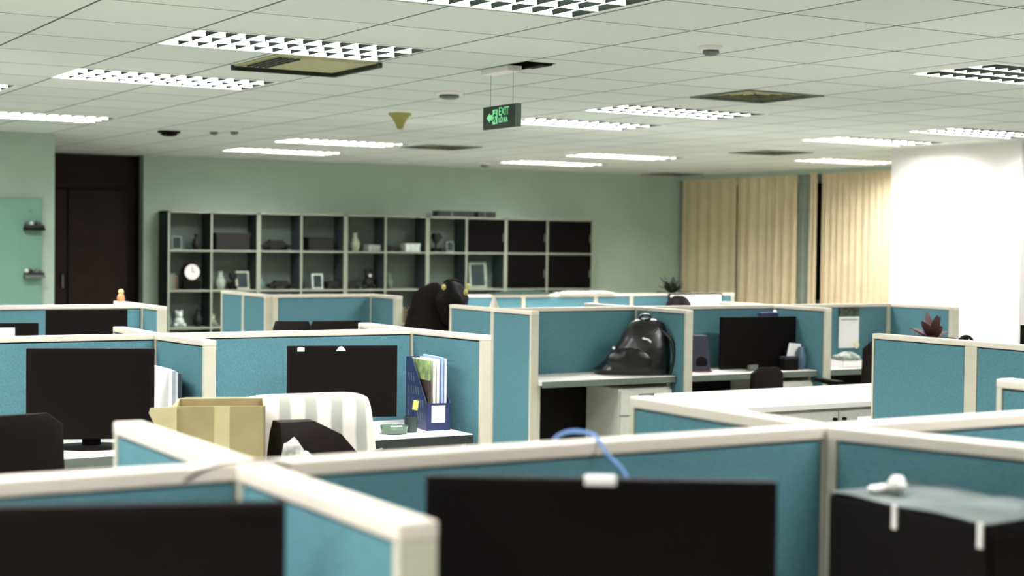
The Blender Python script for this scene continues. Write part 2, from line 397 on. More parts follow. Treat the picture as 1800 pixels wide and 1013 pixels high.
# middle group, y=6.455
partition((.9, 6.455), (2.115, 6.455), hM, 'mid-distance blue partition behind the far-left dark monitor', (.03, .05))
partition((2.115, 6.455), (3.335, 6.455), hM, 'mid-distance blue partition behind the monitor with white stickers', (.0, .05))
for a, b, lab, e in [((2.09, 6.43), (2.14, 5.95), 'mid-distance side partition beside the loose papers, right of the far-left monitor', (.015, .016)),
                     ((2.09, 6.48), (2.09, 7.03), 'mid-distance side partition reaching back left of the bookshelves, only its top rail showing', (.015, .016)),
                     ((3.31, 6.43), (3.375, 5.88), 'mid-distance side partition with pale end post right of the magazine holder', (.015, .016)),
                     ((3.31, 6.48), (3.31, 7.0), 'mid-distance side partition reaching back towards the black jacket chair, only its top rail showing', (.015, .016))]:
    partition(a, b, hM, lab, e)
# left row, y=9.4
partition((1.5, 9.4), (2.975, 9.4), hM, 'far-left blue partition behind two monitors, orange figurine above', (.03, .05))
partition((2.95, 9.37), (2.95, 9.03), hM, 'short pale-ended side partition in front of the shelf unit', (.03, .03))
partition((2.95, 9.425), (2.95, 9.95), hM, 'side partition carrying the orange figurine', (.03, .05))
# back-left block
partition((4.4, 10.9), (5.25, 10.9), hM, 'light blue far partition in front of the shelves, left of the black jacket chair', (.04, .03))
partition((4.375, 10.9), (4.375, 11.85), hM, 'dark blue far side partition with a seam, under the shelf unit', (.03, .03), (.47,))
partition((5.225, 10.875), (5.225, 10.42), hM, 'pale blue narrow side partition left of the black jacket chair', (.02, .05))
# back row
partition((5.7, 11.0), (8.87, 11.0), 1.135, 'long farthest blue partition row with plant and white screen', (.04, .04), (.95, 1.67, 2.04, 2.5))
# right block, y=8.35
RB = [4.87, 5.926, 7.098, 8.21]
labs = ['teal partition behind the black backpack', 'blue partition behind the big monitor at centre right', 'blue partition with a hanging calendar']
for i in range(3):
    partition((RB[i]+g, 8.35), (RB[i+1]-g+(.05 if i < 2 else .0), 8.35), hM, labs[i], (.0, .04), () )
for (x, ya, yb, lab, e, sp) in [(4.87, 8.93, 7.9, 'dark teal side partition left of the backpack desk', (.03, .02), (.56,)),
        (5.926, 8.325, 7.77, 'side partition between the backpack desk and the big monitor desk', (.02, .02), ()),
        (5.926, 8.375, 8.93, 'side partition behind the backpack cubicle, only its top rail showing', (.02, .04), ()),
        (7.098, 8.325, 7.79, 'blue side partition right of the big monitor with leaning white paper', (.02, .02), ()),
        (7.098, 8.375, 8.93, 'side partition behind the big monitor cubicle, only its top rail showing', (.02, .04), ()),
        (8.21, 8.375, 7.71, 'dark teal side partition ending before the white column', (.04, .05), ())]:
    partition((x, ya), (x, yb), hM, lab, e, sp)
# right near panel
partition((5.25, 5.43), (5.25, 4.855), 1.148, 'large teal partition standing before the low white cabinet', (.012, .0))
partition((5.25, 4.855), (5.25, 3.7), 1.148, 'teal partition cut by the right edge behind the pale-framed end', (.07, .03))

# ------------------------------------------------------------------ desks
def desk(x0, y0, x1, y1, label, edge=M_edge, panel=M_cab, h=.73, ped=None, th=.028, edge_front=-1):
    t = thing('office_desk', label, 'desk', ((x0+x1)/2, (y0+y1)/2, 0), 0, 'white office desks'); a, b = (x1-x0)/2, (y1-y0)/2
    MB().box((-a, -b+(.004 if edge_front < 0 else 0), h-th), (a, b, h), .002).build('desktop', M_desk, t)
    MB().box((-a, -b, h-th-.012), (a, -b+.003, h-.003)).build('edge_band', edge, t)
    for s in (-1, 1): MB().box((s*(a-.012)-.012, -b+.06, 0), (s*(a-.012)+.012, b-.02, h-th)).build('side_panel', panel, t)
    MB().box((-a+.024, b-.05, .25), (a-.024, b-.03, h-th)).build('modesty_panel', M_black, t)
    return t
desk(.92, 5.80, 2.06, 6.42, 'white desk under the far-left monitor', M_gedge)
desk(2.15, 5.80, 3.27, 6.42, 'white desk with dark edge carrying the magazine holder', M_edge)
desk(-.3, 1.55, .85, 2.25, 'near white desk under the big left monitor', M_gedge)
desk(.91, 1.55, 2.04, 2.25, 'near white desk under the webcam monitor', M_gedge)
desk(1.55, 8.72, 2.92, 9.37, 'desk under the two far-left monitors', M_gedge)
desk(4.90, 7.86, 5.895, 8.32, 'white desk carrying the black backpack', M_gedge)
desk(5.957, 7.86, 7.068, 8.32, 'white desk under the big centre-right monitor', M_gedge)
desk(7.13, 7.86, 8.18, 8.32, 'white desk below the hanging calendar', M_gedge)
desk(4.44, 10.25, 5.19, 10.87, 'far desk in front of the light blue partition', M_gedge)
desk(5.3, 10.3, 7.1, 10.97, 'far desk beside the black jacket chair', M_gedge)
desk(7.1, 10.3, 8.84, 10.97, 'far desk under the white screen', M_gedge)
def pedestal(x, y, label, w_=.40, d_=.42, h=.66, m=M_cab):
    t = thing('drawer_pedestal', label, 'drawer unit', (x, y, 0)); a, b = w_/2, d_/2
    MB().box((-a, -b+.02, .04), (a, b, h), .003).build('body', m, t)
    z = .06
    for k, dh in enumerate((.27, .15, .15)):
        dr = MB().box((-a+.006, -b, z), (a-.006, -b+.02, z+dh), .002).build('drawer', m, t)
        MB().box((-.06, -b-.012, z+dh-.03), (.06, -b, z+dh-.02)).build('handle', M_grey, dr); z += dh+.008
    for sx in (-1, 1):
        for sy in (-1, 1): MB().cyl((sx*(a-.04)-.01, sy*(b-.04), .02), (sx*(a-.04)+.01, sy*(b-.04), .02), .02).build('caster', M_black, t)
    return t
pedestal(5.68, 8.065, 'grey drawer unit under the backpack desk', d_=.38)
pedestal(6.85, 8.065, 'grey drawer unit under the big monitor desk', d_=.38)

# low white cabinet
t = thing('storage_cabinet', 'long low white cabinet with hinged doors behind the near partitions', 'cabinet', (5.79, 6.40, 0)); 
MB().box((-.84, -.395, .722), (.84, .395, .75), .003).build('cabinet_top', M_desk, t)
MB().box((-.83, -.365, .04), (.83, .385, .722)).build('body', M_cab, t)
MB().box((-.82, -.34, 0), (.82, .37, .04)).build('plinth', M_grey, t)
for k in range(4):
    x = -.97+.372*k; x0_ = max(x, -.828); x1_ = min(x+.368, .828)
    x0_ = -.828+k*.41 if False else x0_
    if x1_-x0_ < .1: continue
    dr = MB().box((x0_+.002, -.385, .05), (x1_-.002, -.366, .705), .002).build('cabinet_door', M_cab, t)
    hx = x0_+.03 if k % 2 == 0 else x1_-.03
    MB().cyl((hx, -.386, .665), (hx, -.402, .665), .010).build('knob', M_black, dr, True)
MB().box((.522, -.385, .05), (.826, -.366, .705), .002).build('cabinet_door', M_cab, t)

# ------------------------------------------------------------------ monitors
def monitor(x, y, zt, rz, label, wd=.54, ht=.33, zb=.73, screen=None, name='computer_monitor'):
    """centre of the top edge at (x,y,zt); screen looks along local -y"""
    t = thing(name, label, 'monitor', (x, y, zb), rz, 'desktop monitors'); H = zt-zb
    MB().box((-wd/2, -.012, H-ht), (wd/2, .012, H), .004).box((-wd*.3, .012, H-ht*.85), (wd*.3, .035, H-ht*.2), .01).build('screen_housing', M_black, t)
    MB().box((-wd/2+.014, -.0135, H-ht+.022), (wd/2-.014, -.0115, H-.014)).build('display', screen or M_screen, t)
    MB().box((-.035, .02, .01), (.035, .05, H-ht*.45), .006).build('stand_neck', M_black, t)
    MB().prism([(.13*math.cos(q), .015+.09*math.sin(q)) for q in [2*PI*k/24 for k in range(24)]], 'z', 0, .012).build('stand_base', M_black, t)
    return t
def ends(ax, ay, bx, by): return (ax+bx)/2, (ay+by)/2, math.atan2(by-ay, bx-ax)
mx, my, mr = ends(.25, 2.0+.08, .785, 1.873); monitor(mx, my, 1.212, mr, 'huge blurred dark monitor at the lower left corner', .56, .34)
mx, my, mr = ends(1.085, 2.068, 1.53, 1.785); tm = monitor(mx, my, 1.200, mr, 'large dark monitor at bottom centre with a white webcam clip', .527, .34)
MB().box((-.025, -.022, .461), (.022, .008, .474), .003).build('webcam_clip', M_white, tm)
mx, my, mr = ends(1.46, 6.12, 1.91, 5.95); monitor(mx, my, 1.123, mr, 'dark mid-distance monitor at far left, beside the loose papers', .485, .355)
mx, my, mr = ends(2.553, 6.15, 3.01, 6.02); tm = monitor(mx, my, 1.106, mr, 'dark monitor with white stickers behind the cloth-covered chair', .475, .31)
MB().box((-.195, -.0145, .352), (-.165, -.0135, .368)).build('sticker', M_paper, tm)
tm2 = MB().prism([(-.03, .353), (.012, .353), (.004, .366), (-.006, .373), (-.018, .37)], 'y', -.0165, -.0135).build('sticker', M_paper, tm)
monitor(2.475, 8.95, 1.142, -.12, 'dark square-looking monitor at far left below the figurine', .46, .33)
lit = mat('lit_screen', (220, 232, 238), .4, emit=.55)
tm = monitor(1.93, 8.98, 1.070, -.12, 'lit monitor at the left edge with white page on screen', .54, .31)
MB().box((-.24, -.0146, .18), (.14, -.0136, .332-.018)).build('page_window', lit, tm)
monitor(6.77, 8.12, 1.082, -.10, 'large dark monitor in the centre-right cubicle', .60, .35)
tm = monitor(8.34, 10.86, 1.138, 0, 'bright white screen on the farthest partition row', .58, .33, screen=mat('bright_screen', (250, 248, 244), .4, emit=1.3))
tm = thing('desk_monitor', 'dark monitor edge at the right border above the teal partition', 'monitor', (6.00, 4.965, .73)); 
MB().box((-.012, -.25, .12), (.012, .25, .457), .004).build('screen_housing', M_black, tm); MB().box((-.02, -.03, .01), (.02, .03, .2)).build('stand_neck', M_black, tm); MB().cyl((0, 0, 0), (0, 0, .012), .11).build('stand_base', M_black, tm)
desk(5.3, 3.8, 6.4, 5.6, 'desk behind the teal partition at the right edge', M_gedge)

# ------------------------------------------------------------------ office chairs
def back_shape(w0, w1, z0, z1, th, rnd=.06, y=0, bow=.02):
    rings = []
    n = 10
    for i in range(n+1):
        v = i/n; z = z0+(z1-z0)*v; wv_ = (w0+(w1-w0)*v)/2
        edge = min(v, 1-v)*(z1-z0)
        if edge < rnd: wv_ -= rnd-math.sqrt(max(0, rnd**2-(rnd-edge)**2))
        tv = th*(.55+.45*min(1, edge/.03))
        ring = []
        for k in range(20):
            a = 2*PI*k/20; cx = math.copysign(abs(math.cos(a))**.45, math.cos(a)); sy = math.copysign(abs(math.sin(a))**.7, math.sin(a))
            xx = wv_*cx; ring.append((xx, y+tv/2*sy+bow*(1-(xx/max(w0, w1)*2)**2)-.10*v*(0), z))
        rings.append(ring)
    return rings
def chair(x, y, rz, label, w=.44, zt=.98, z0=.58, cover=None, arms=True, m=M_chair, rnd=.05):
    """local +y is the back of the chair"""
    t = thing('office_chair', label, 'chair', (x, y, 0), rz, 'black office chairs')
    MB().loft(back_shape(w, w*.92, z0, zt, .06, rnd, .22)).build('backrest', m, t, True)
    MB().box((-.235, -.25, .43), (.235, .2, .51), .03).build('seat', m, t, True)
    MB().box((-.03, .2, .36), (.03, .235, z0+.12), .008).box((-.03, -.05, .36), (.03, .235, .395), .008).build('back_support', M_black, t)
    MB().cyl((0, 0, .1), (0, 0, .43), .028).build('gas_column', M_black, t, True)
    for k in range(5):
        a = 2*PI*k/5+.3; c, s = math.cos(a), math.sin(a)
        lg = MB().tube([(0, 0, .12), (.15*c, .15*s, .10), (.29*c, .29*s, .065)], .018).build('base_arm', M_black, t, True)
        MB().cyl((.29*c-.02*s, .29*s+.02*c, .028), (.29*c+.02*s, .29*s-.02*c, .028), .028).build('caster', M_black, lg, True)
    if arms:
        for s in (-1, 1): MB().tube(bez([(s*.22, .02, .44), (s*.28, .02, .5), (s*.28, .02, .66), (s*.28, -.08, .68), (s*.28, .12, .68)], 4), .014).box((s*.28-.03, -.14, .675), (s*.28+.03, .12, .70), .01).build('armrest', M_black, t, True)
    return t
chair(1.065, 5.22, PI+.12, 'black chair cut by the left edge in front of the far-left desk', .48, .992, .6)
c1 = chair(2.25, 5.42, PI-.10, 'chair draped with a striped grey and white cloth in front of the mid desk', .42, .985, .6)
chair(3.74, 8.9, PI-.45, 'dark chair back with flat top showing over the mid partition rail', .25, 1.07, .62, rnd=.015)
chair(4.22, 9.5, PI-.1, 'dark chair back, lower and wider, beside the flat-topped one', .40, 1.035, .6, rnd=.02)
chair(6.13, 7.5, PI+.05, 'black chair in front of the centre-right monitor desk', .27, .82, .5, arms=False)
chair(7.17, 7.50, PI-.15, 'black chair beside the large teal partition below the calendar', .40, .96, .5)
# draped cloth: front and back sheets over the chair back
def drape():
    W = .232; rows = []
    n = 24; mloop = []
    # profile over the backrest (chair-local y, z): front hem -> over the top -> rear hem
    prof = [(.10+.0, .53), (.125, .62), (.145, .75), (.158, .88), (.168, .96), (.185, .994), (.215, 1.002), (.25, .998), (.275, .97), (.290, .88), (.300, .76), (.312, .64), (.33, .53)]
    for (py, pz) in prof:
        r_ = []
        for i in range(n+1):
            u = i/n*2-1; flare = 1+.16*max(0, (1.0-pz))/.45
            f = .006*math.sin(u*9+pz*3)*min(1, (1.01-pz)*4); f2 = .02*(1-u*u)
            zz = pz-(.018*abs(u)**6 if pz > .95 else 0)
            r_.append((u*W*flare, py+f2+f, zz))
        rows.append(r_)
    return rows
d = MB().sheet(drape(), .004).build('draped_cloth', M_cloth, c1, True)
MB().sheet([[(-.10+.01*k, .36+.012*(k % 2)*0+.006*i, .66+.03*i+.010*k*.5) for k in range(22)] for i in range(2)], .003)
d['label'] = 'striped grey and white cloth'
# seam line / belt across the cloth
MB().tube(bez([(-.262, .33, .80), (-.1, .345, .775), (.06, .348, .765), (.2, .335, .745)]), .0035).build('cord', M_gedge, c1)

# black jacket chair group (behind the mid partition)
c2 = chair(4.96, 9.62, PI, 'tall black chair draped with a bulky black jacket in front of the shelves', .40, 1.14, .6)
def lump(seed, c, s, n=3):
    random.seed(seed); b = bmesh.new(); bmesh.ops.create_icosphere(b, subdivisions=3, radius=1)
    ph = [random.uniform(0, 6) for _ in range(6)]
    for v in b.verts:
        p = v.co.copy(); k = 1+.10*math.sin(3*p.x+ph[0])*math.cos(3*p.y+ph[1])+.07*math.sin(6*p.z+ph[2])+.05*math.sin(7*p.x+5*p.z+ph[3])
        v.co = Vector((p.x*s[0]*k+c[0], p.y*s[1]*k+c[1], p.z*s[2]*k+c[2]))
    return b
mbx = MB(); mbx.take(lump(3, (0, .22, .98), (.19, .09, .30))); mbx.take(lump(5, (-.05, .22, 1.16), (.13, .08, .09))); mbx.build('jacket', M_chair, c2, True)
t = thing('handbag', 'black handbag with yellow tassels hanging over the top of the jacket chair', 'bag', (5.04, 9.26, 1.0))
b = MB(); b.take(lump(9, (0, 0, .14), (.12, .07, .16))); b.build('bag_body', M_black, t, True)
MB().tube(bez([(-.08, 0, .2), (-.05, 0, .29), (.05, 0, .29), (.08, 0, .2)]), .008).build('strap', M_black, t, True)
ye = mat('yellow_ribbon', (186, 180, 96), .7)
for x, z in ((-.1, .255), (.085, .26), (.07, .22)): MB().sph((x, -.07, z), .016, (1, .6, 1.3), 10).build('tassel', ye, t, True)

# ------------------------------------------------------------------ desk items, mid cubicle
def holder(x, y, rz, label, m, sheets):
    t = thing('magazine_holder', label, 'magazine holder', (x, y, .73), rz)
    w_, d_ = .11, .25; out = [(-d_/2, 0), (d_/2, 0), (d_/2, .31), (d_/2-.07, .31), (-d_/2, .12)]
    for s in (-1, 1):
        p = MB().prism(out, 'x', s*w_/2-.0015, s*w_/2+.0015).build('side_wall', m, t)
        g_ = MB()
        for i in range(7):
            for j in range(4):
                yy = -d_/2+.035+i*.028; zz = .04+j*.055
                if zz+.04 < .12+(yy+d_/2)*1.05: g_.prism([(yy, zz), (yy+.006, zz), (yy+.018, zz+.035), (yy+.012, zz+.035)], 'x', s*(w_/2+.0016)-.0004, s*(w_/2+.0016)+.0004)
        g_.build('slots', M_gedge, p)
    MB().box((-w_/2, -d_/2, 0), (w_/2, d_/2, .003)).box((-w_/2, d_/2-.003, 0), (w_/2, d_/2, .31)).box((-w_/2, -d_/2, 0), (w_/2, -d_/2+.003, .12)).build('tray', m, t)
    MB().box((-.032, -d_/2-.001, .035), (.032, -d_/2, .11)).build('paper_label', M_paper, t)
    return t
holder(3.205, 6.10, -.10, 'navy slotted magazine holder full of papers on the mid desk', M_navy, 5)
def sheaf(name, label, cat, x, y, z, rz, parts, grp=None):
    t = thing(name, label, cat, (x, y, z), rz, grp)
    for (nm, lo, hi, m_) in parts: MB().box(lo, hi, .001).build(nm, m_, t)
    return t
mg = mat('green_print_cover', (128, 150, 96), .6, var=.5, scale=22); br = mat('dark_brown_cover', (52, 40, 36), .6)
bl = mat('pale_blue_folder', (150, 170, 214), .5); cream = mat('cream_paper', (226, 222, 206), .7, var=.03)
tilt = []
def leaf(name, label, cat, x, y, z, rx, rz, size, m_, extra=None):
    t = thing(name, label, cat, (x, y, z), rz); t.rotation_euler = (rx, 0, rz)
    w_, th_, h_ = size; MB().box((-w_/2, -th_/2, 0), (w_/2, th_/2, h_), .0008).build('sheets', m_, t)
    for e in extra or []: MB().box(e[1], e[2]).build(e[0], e[3], t)
    return t
c_, s_ = math.cos(-.10), math.sin(-.10)
def hl(a, b): return (3.205+a*c_-b*s_, 6.10+a*s_+b*c_)
for a, nm, lab, cat, wd_, hh, m_, ex in [
    (-.036, 'magazine', 'magazine with a green printed band and dark cover in the navy holder', 'magazine', .205, .30, br, [('green_band', (-.1032, -.0062, .215), (.1032, .0062, .3015), mg)]),
    (-.012, 'paper_stack', 'cream paper stack standing in the navy holder', 'papers', .21, .30, cream, []),
    (.006, 'paper_stack', 'white paper stack standing in the navy holder', 'papers', .21, .305, M_paper, []),
    (.024, 'folder', 'pale blue folder in the navy holder', 'folder', .215, .315, bl, []),
    (.040, 'folder', 'clear pale folder, rightmost in the navy holder', 'folder', .212, .308, mat('pale_folder', (206, 214, 232), .4), [])]:
    p = hl(a, .0)
    leaf(nm, lab, cat, p[0], p[1], .734, 0, -.10+PI/2, (wd_, .010, hh), m_, ex)
# glass ashtray-like dish, highlighter in a cup, mouse
t = thing('glass_dish', 'small glass dish with clips at the foot of the mid monitor', 'dish', (2.97, 5.96, .73))
MB().lathe([(.045, 0), (.055, .004), (.062, .035), (.058, .035), (.05, .008), (.002, .006)]).build('bowl', mat('green_glass', (120, 150, 130), .1, trans=.6), t, True)
for k in range(6): MB().tube([(-.02+.01*k, -.015, .012), (-.01+.01*k, .01, .03)], .003).build('clip', M_white, t)
t = thing('pen_cup', 'small dark cup with blue pen beside the navy holder', 'cup', (3.06, 5.98, .73))
MB().lathe([(.028, 0), (.030, .07), (.027, .07), (.025, .006), (.002, .005)]).build('cup', mat('smoked_glass', (60, 72, 70), .2, trans=.3), t, True)
MB().tube([(.0, 0, .02), (.008, .01, .17)], .004).build('pen', M_navy, t)
t = thing('highlighter', 'lime yellow highlighter standing in the small dark cup', 'highlighter', (3.068, 5.982, .75))
MB().tube([(0, 0, 0), (.012, 0, .075)], .009).build('barrel', M_navy, t, True); MB().tube([(.012, 0, .075), (.018, 0, .115)], .012, 12).build('marker_cap', mat('lime', (196, 214, 96), .5), t, True)
t = thing('computer_mouse', 'black mouse on the mid desk beside the cloth-covered chair', 'mouse', (2.72, 5.86, .745)); MB().sph((0, 0, .0), .03, (1, 1.5, .5)).build('shell', M_black, t, True)
# papers by far-left monitor
for k, (x, rz, lab, m_) in enumerate([(2.0, 1.3, 'white paper sheaf leaning behind the far-left monitor', M_paper), (2.02, 1.25, 'grey document folder, second in the leaning row', mat('grey_folder', (150, 158, 164), .5)),
        (2.036, 1.2, 'clear plastic folder, third in the leaning row', mat('frosted_folder', (190, 200, 204), .3)), (2.052, 1.2, 'dark binder, last in the leaning row against the partition', mat('dark_binder', (46, 56, 64), .5))]):
    leaf('document_folder', lab, 'folder', x-.012*0, 6.13, .732, 0, rz+.25, (.24, .014, .30-.006*k), m_)
t = thing('cable', 'thin black cable arching above the black chair at the left edge', 'cable', (1.16, 6.2, .73)); MB().tube(bez([(-.2, .1, .0), (-.12, .08, .14), (0, .05, .19), (.12, .02, .16), (.2, 0, .02)]), .004).build('cord', M_black, t, True)

# cardboard box on a pedestal
pedestal(1.79, 5.02, 'grey drawer unit under the cardboard box', .42, .4, .66, M_grey)
t = thing('cardboard_box', 'open taped brown cardboard box in front of the cloth-covered chair', 'box', (1.83, 4.98, .66), -.36)
a, b, h = .145, .13, .345
MB().box((-a, -b, 0), (a, b, .005)).box((-a, -b, 0), (a, -b+.005, h)).box((-a, b-.005, 0), (a, b, h)).box((-a, -b, 0), (-a+.005, b, h)).box((a-.005, -b, 0), (a, b, h)).build('carton', M_card, t)
MB().box((-.02, -b-.0012, h-.30), (.03, -b-.0002, h)).build('tape', M_tape, t)
MB().prism([(-a+.005, h), (-a+.005, h-.2), (-a-.03, h-.13), (-a-.085, h-.02), (-a-.08, h-.004)], 'y', -b-.006, -b-.0005).build('torn_flap', M_tape, t)
MB().sheet([[(x, b, h) for x in (-a, 0, a)], [(x, b+.09, h-.005) for x in (-a+.02, 0, a-.02)]], .004).build('flap', M_card, t)
MB().sheet([[(-a, y, h) for y in (-b, 0, b)], [(-a-.04, y, h-.05+.03*abs(y)) for y in (-b+.02, 0, b-.02)]], .004).build('flap', M_tape, t)
MB().box((.10, -b-.0012, .0), (a, -b-.0002, .15)).build('sticker', M_tape, t)
# crumpled plastic and dark bag between box and cloth
t = thing('dark_bag', 'dark brown bag slumped between the cardboard box and the cloth', 'bag', (2.12, 4.86, .66)); b_ = MB()
b_.loft([[(x*s+o, y*s, z) for x, y in ((-.15, -.10), (.15, -.10), (.17, .06), (-.13, .10))] for s, o, z in ((.85, 0, 0), (1.0, 0, .06), (.95, -.01, .16), (.72, -.04, .24), (.42, -.08, .285))]).build('bag_body', mat('dark_brown_bag', (24, 18, 16), .8, spec=.1), t, True)
pedestal(2.20, 4.89, 'low grey drawer unit under the dark brown bag', .36, .30, .50, M_grey) if False else pedestal(2.20, 4.86, 'grey drawer unit under the dark brown bag', .36, .34, .66, M_grey)
t = thing('plastic_wrap', 'crumpled clear and white plastic film on the dark bag', 'plastic film', (1.98, 4.66, .86))
b_ = MB(); b_.take(lump(21, (-.02, 0, -.07), (.045, .02, .125))); b_.take(lump(27, (.015, .0, -.02), (.03, .016, .03))); b_.take(lump(23, (.06, -.0, -.05), (.13, .02, .03))); b_.build('film', mat('crumpled_film', (176, 176, 166), .3, var=.45, scale=28, spec=.6), t, True)

# lanyard over the near rail, cable at the joint
t = thing('lanyard', 'light blue strap looped over the near partition rail above the webcam monitor', 'strap', (1.52, 2.28, 1.205))
pts = [(-.05, .05, -.03), (-.045, .045, -.004), (-.035, .03, .010), (-.015, .02, .014), (.0, -.01, .012), (.002, -.028, .002), (.010, -.045, -.02), (.026, -.075, -.05), (.034, -.09, -.09)]
MB().tube(bez(pts), .0032).build('strap', mat('strap_blue', (110, 150, 205), .6), t, True)
t = thing('cable', 'dark thin cable lying across the joint of the near rails', 'cable', (.88, 2.28, 1.207))
MB().tube(bez([(-.11, -.03, -.02), (-.08, -.029, -.006), (-.04, -.024, .0015), (0, -.022, .0015), (.04, -.027, .0), (.06, -.031, -.01)]), .0018).build('cord', M_black, t, True)
t = thing('cable', 'white cable hanging down the near side partition right of the big left monitor', 'cable', (.845, 2.1, .75))
MB().tube(bez([(0, 0, 0), (.004, .0, .1), (-.004, .0, .2), (.006, .0, .30), (.01, .002, .34)]), .005).build('cord', M_white, t, True)

# tower with plastic sheet
t = thing('computer_tower', 'black computer tower in the lower right corner under a clear plastic sheet', 'computer', (1.98, 1.87, .73))
MB().box((-.105, -.18, 0), (.105, .18, .388), .008).build('case', M_black, t)
MB().box((-.095, -.184, .03), (.095, -.179, .37), .002).build('front_bezel', M_screen, t)
t = thing('plastic_sheet', 'grey-green clear plastic sheet lying on the black tower', 'plastic sheet', (1.98, 1.87, 1.119))
gr = []
for i in range(15):
    y = -.18+i*.36/14
    gr.append([(x, y, .002+.0015*math.sin(y*31+x*20)+.006*(x > .05)*abs(math.sin(y*19))) for x in [-.108+k*.024 for k in range(10)]])
MB().sheet(gr, .002).build('sheet', mat('dull_plastic_film', (58, 72, 68), .4, var=.2, scale=12), t, True)
t = thing('tissue', 'crumpled white tissue on the plastic sheet over the black tower', 'tissue', (1.95, 1.96, 1.126)); b_ = MB(); b_.take(lump(31, (0, 0, .014), (.018, .014, .016))); b_.take(lump(33, (-.02, .02, .006), (.026, .012, .008))); b_.build('paper', M_white, t, True)
for y, lab in ((1.885, 'white tag hanging off the near side of the black tower, left one'), (1.70, 'pale tag hanging off the tower near the lower right corner')):
    tag(MB().box((1.8695, y-.005, 1.082), (1.8735, y+.005, 1.122), .001).build('paper_tag', M_white), lab, 'tag')

# ------------------------------------------------------------------ right block items
t = thing('backpack', 'shiny black backpack slumped on a white desk', 'backpack', (5.745, 8.07, .732), -.45)
rings = []
for z, wl, wr, d0 in [(0, .27, .20, .14), (.03, .28, .21, .16), (.08, .22, .215, .165), (.15, .16, .21, .16), (.22, .115, .20, .14), (.28, .08, .185, .11), (.33, .045, .16, .075), (.355, .0, .11, .03)]:
    cx, hw = (wr-wl)/2, (wr+wl)/2; rr = []
    for k in range(28):
        a = 2*PI*k/28; rr.append((cx+hw*math.copysign(abs(math.cos(a))**.7, math.cos(a))*(1+.02*math.sin(5*a+z*20)), d0/1.0*.75*math.copysign(abs(math.sin(a))**.8, math.sin(a))*(1+.05*math.sin(3*a+z*30)), z))
    rings.append(rr)
M_pack = mat('glossy_black_nylon', (9, 8, 8), .28, var=.3, scale=30, bump=.4, spec=.5)
MB().loft(rings).build('bag_body', M_pack, t, True)
MB().loft([[(-.06+.15*math.cos(a)*s, -.085-.035*s2, .09+.085*math.sin(a)*s) for a in [2*PI*k/20 for k in range(20)]] for s, s2 in ((1.0, 0), (1, .6), (.8, 1.1), (.4, 1.2))]).build('front_pocket', M_pack, t, True)
MB().tube(bez([(.0, .0, .34), (.02, -.01, .375), (.07, -.01, .375), (.09, .0, .33)]), .008).build('handle', M_pack, t, True)
MB().tube(bez([(.12, -.05, .30), (.2, -.09, .22), (.22, -.09, .10), (.2, -.06, .01)]), .014).build('shoulder_strap', M_pack, t, True)
MB().sph((-.17, -.10, .17), .010).build('buckle', M_white, t, True)
MB().tube([(.01, -.118, .235), (.05, -.115, .225), (.065, -.115, .21)], .006).build('reflective_strip', M_white, t, True)
t = thing('red_cup', 'small dark red cup at the left end of the backpack desk', 'cup', (4.985, 8.2, .73)); MB().lathe([(.02, 0), (.026, .05), (.022, .05), (.018, .005), (.002, .004)]).build('cup', mat('dark_red', (104, 40, 36), .5), t, True)
t = thing('desk_speaker', 'dark desk speaker left of the big centre-right monitor', 'speaker', (6.27, 8.12, .73), -.3)
MB().loft([[(x*s, y*s+.01*z*5, z) for x, y in ((-.055, -.06), (.055, -.06), (.055, .06), (-.055, .06))] for s, z in ((1.1, 0), (1.0, .1), (.85, .235))]).build('cabinet', mat('dark_navy_plastic', (36, 38, 52), .6), t)
MB().cyl((0, -.062, .06), (0, -.056, .06), .04).build('driver', M_black, t, True); MB().box((-.07, -.075, 0), (.07, .06, .008)).build('foot', mat('dark_red', (104, 40, 36), .5), t)
t = thing('stapler', 'small grey stapler on the big monitor desk', 'stapler', (6.62, 7.99, .73), .4); MB().box((-.06, -.015, 0), (.06, .015, .012), .003).box((-.05, -.012, .014), (.06, .012, .04), .006).build('body', M_grey, t)
t = leaf('paper_sheet', 'white paper leaning beside the black box, right of the big monitor', 'paper', 7.17, 8.07, .732, 0, 0, (.01, .01, .01), M_paper)
bpy.data.objects.remove(t.children[0]); t.location = (6.98, 8.02, .732)
MB().prism([(-.055, 0), (.07, -.002), (.085, .165), (-.02, .175)], 'y', 0, .004).build('sheet', M_paper, t); MB().box((-.03, .004, 0), (.06, .03, .12), .003).build('stand', M_navy, t)
t = thing('desk_box', 'small black box in front of the leaning white paper', 'box', (6.90, 7.95, .73), -.1); MB().box((-.055, -.03, 0), (.055, .03, .09), .004).build('body', M_black, t); MB().box((-.057, -.032, .075), (.057, .032, .092), .003).build('lid', mat('dark_navy_plastic', (36, 38, 52), .6), t)
t = thing('cushion', 'dark blue object with white tip sticking up behind the big centre-right monitor', 'cushion', (6.98, 8.24, .73)); MB().box((-.10, -.03, 0), (.05, .03, .375), .02).build('body', M_navy, t, True); MB().sph((.03, -.01, .375), .014).build('tip', M_white, t, True)
t = thing('vase', 'dark blue rounded vase at the right wall of the big monitor cubicle', 'vase', (7.03, 7.98, .73)); MB().lathe([(.02, 0), (.035, .03), (.038, .08), (.025, .12), (.02, .15), (.002, .15)]).build('body', mat('slate_blue', (70, 92, 110), .4), t, True)
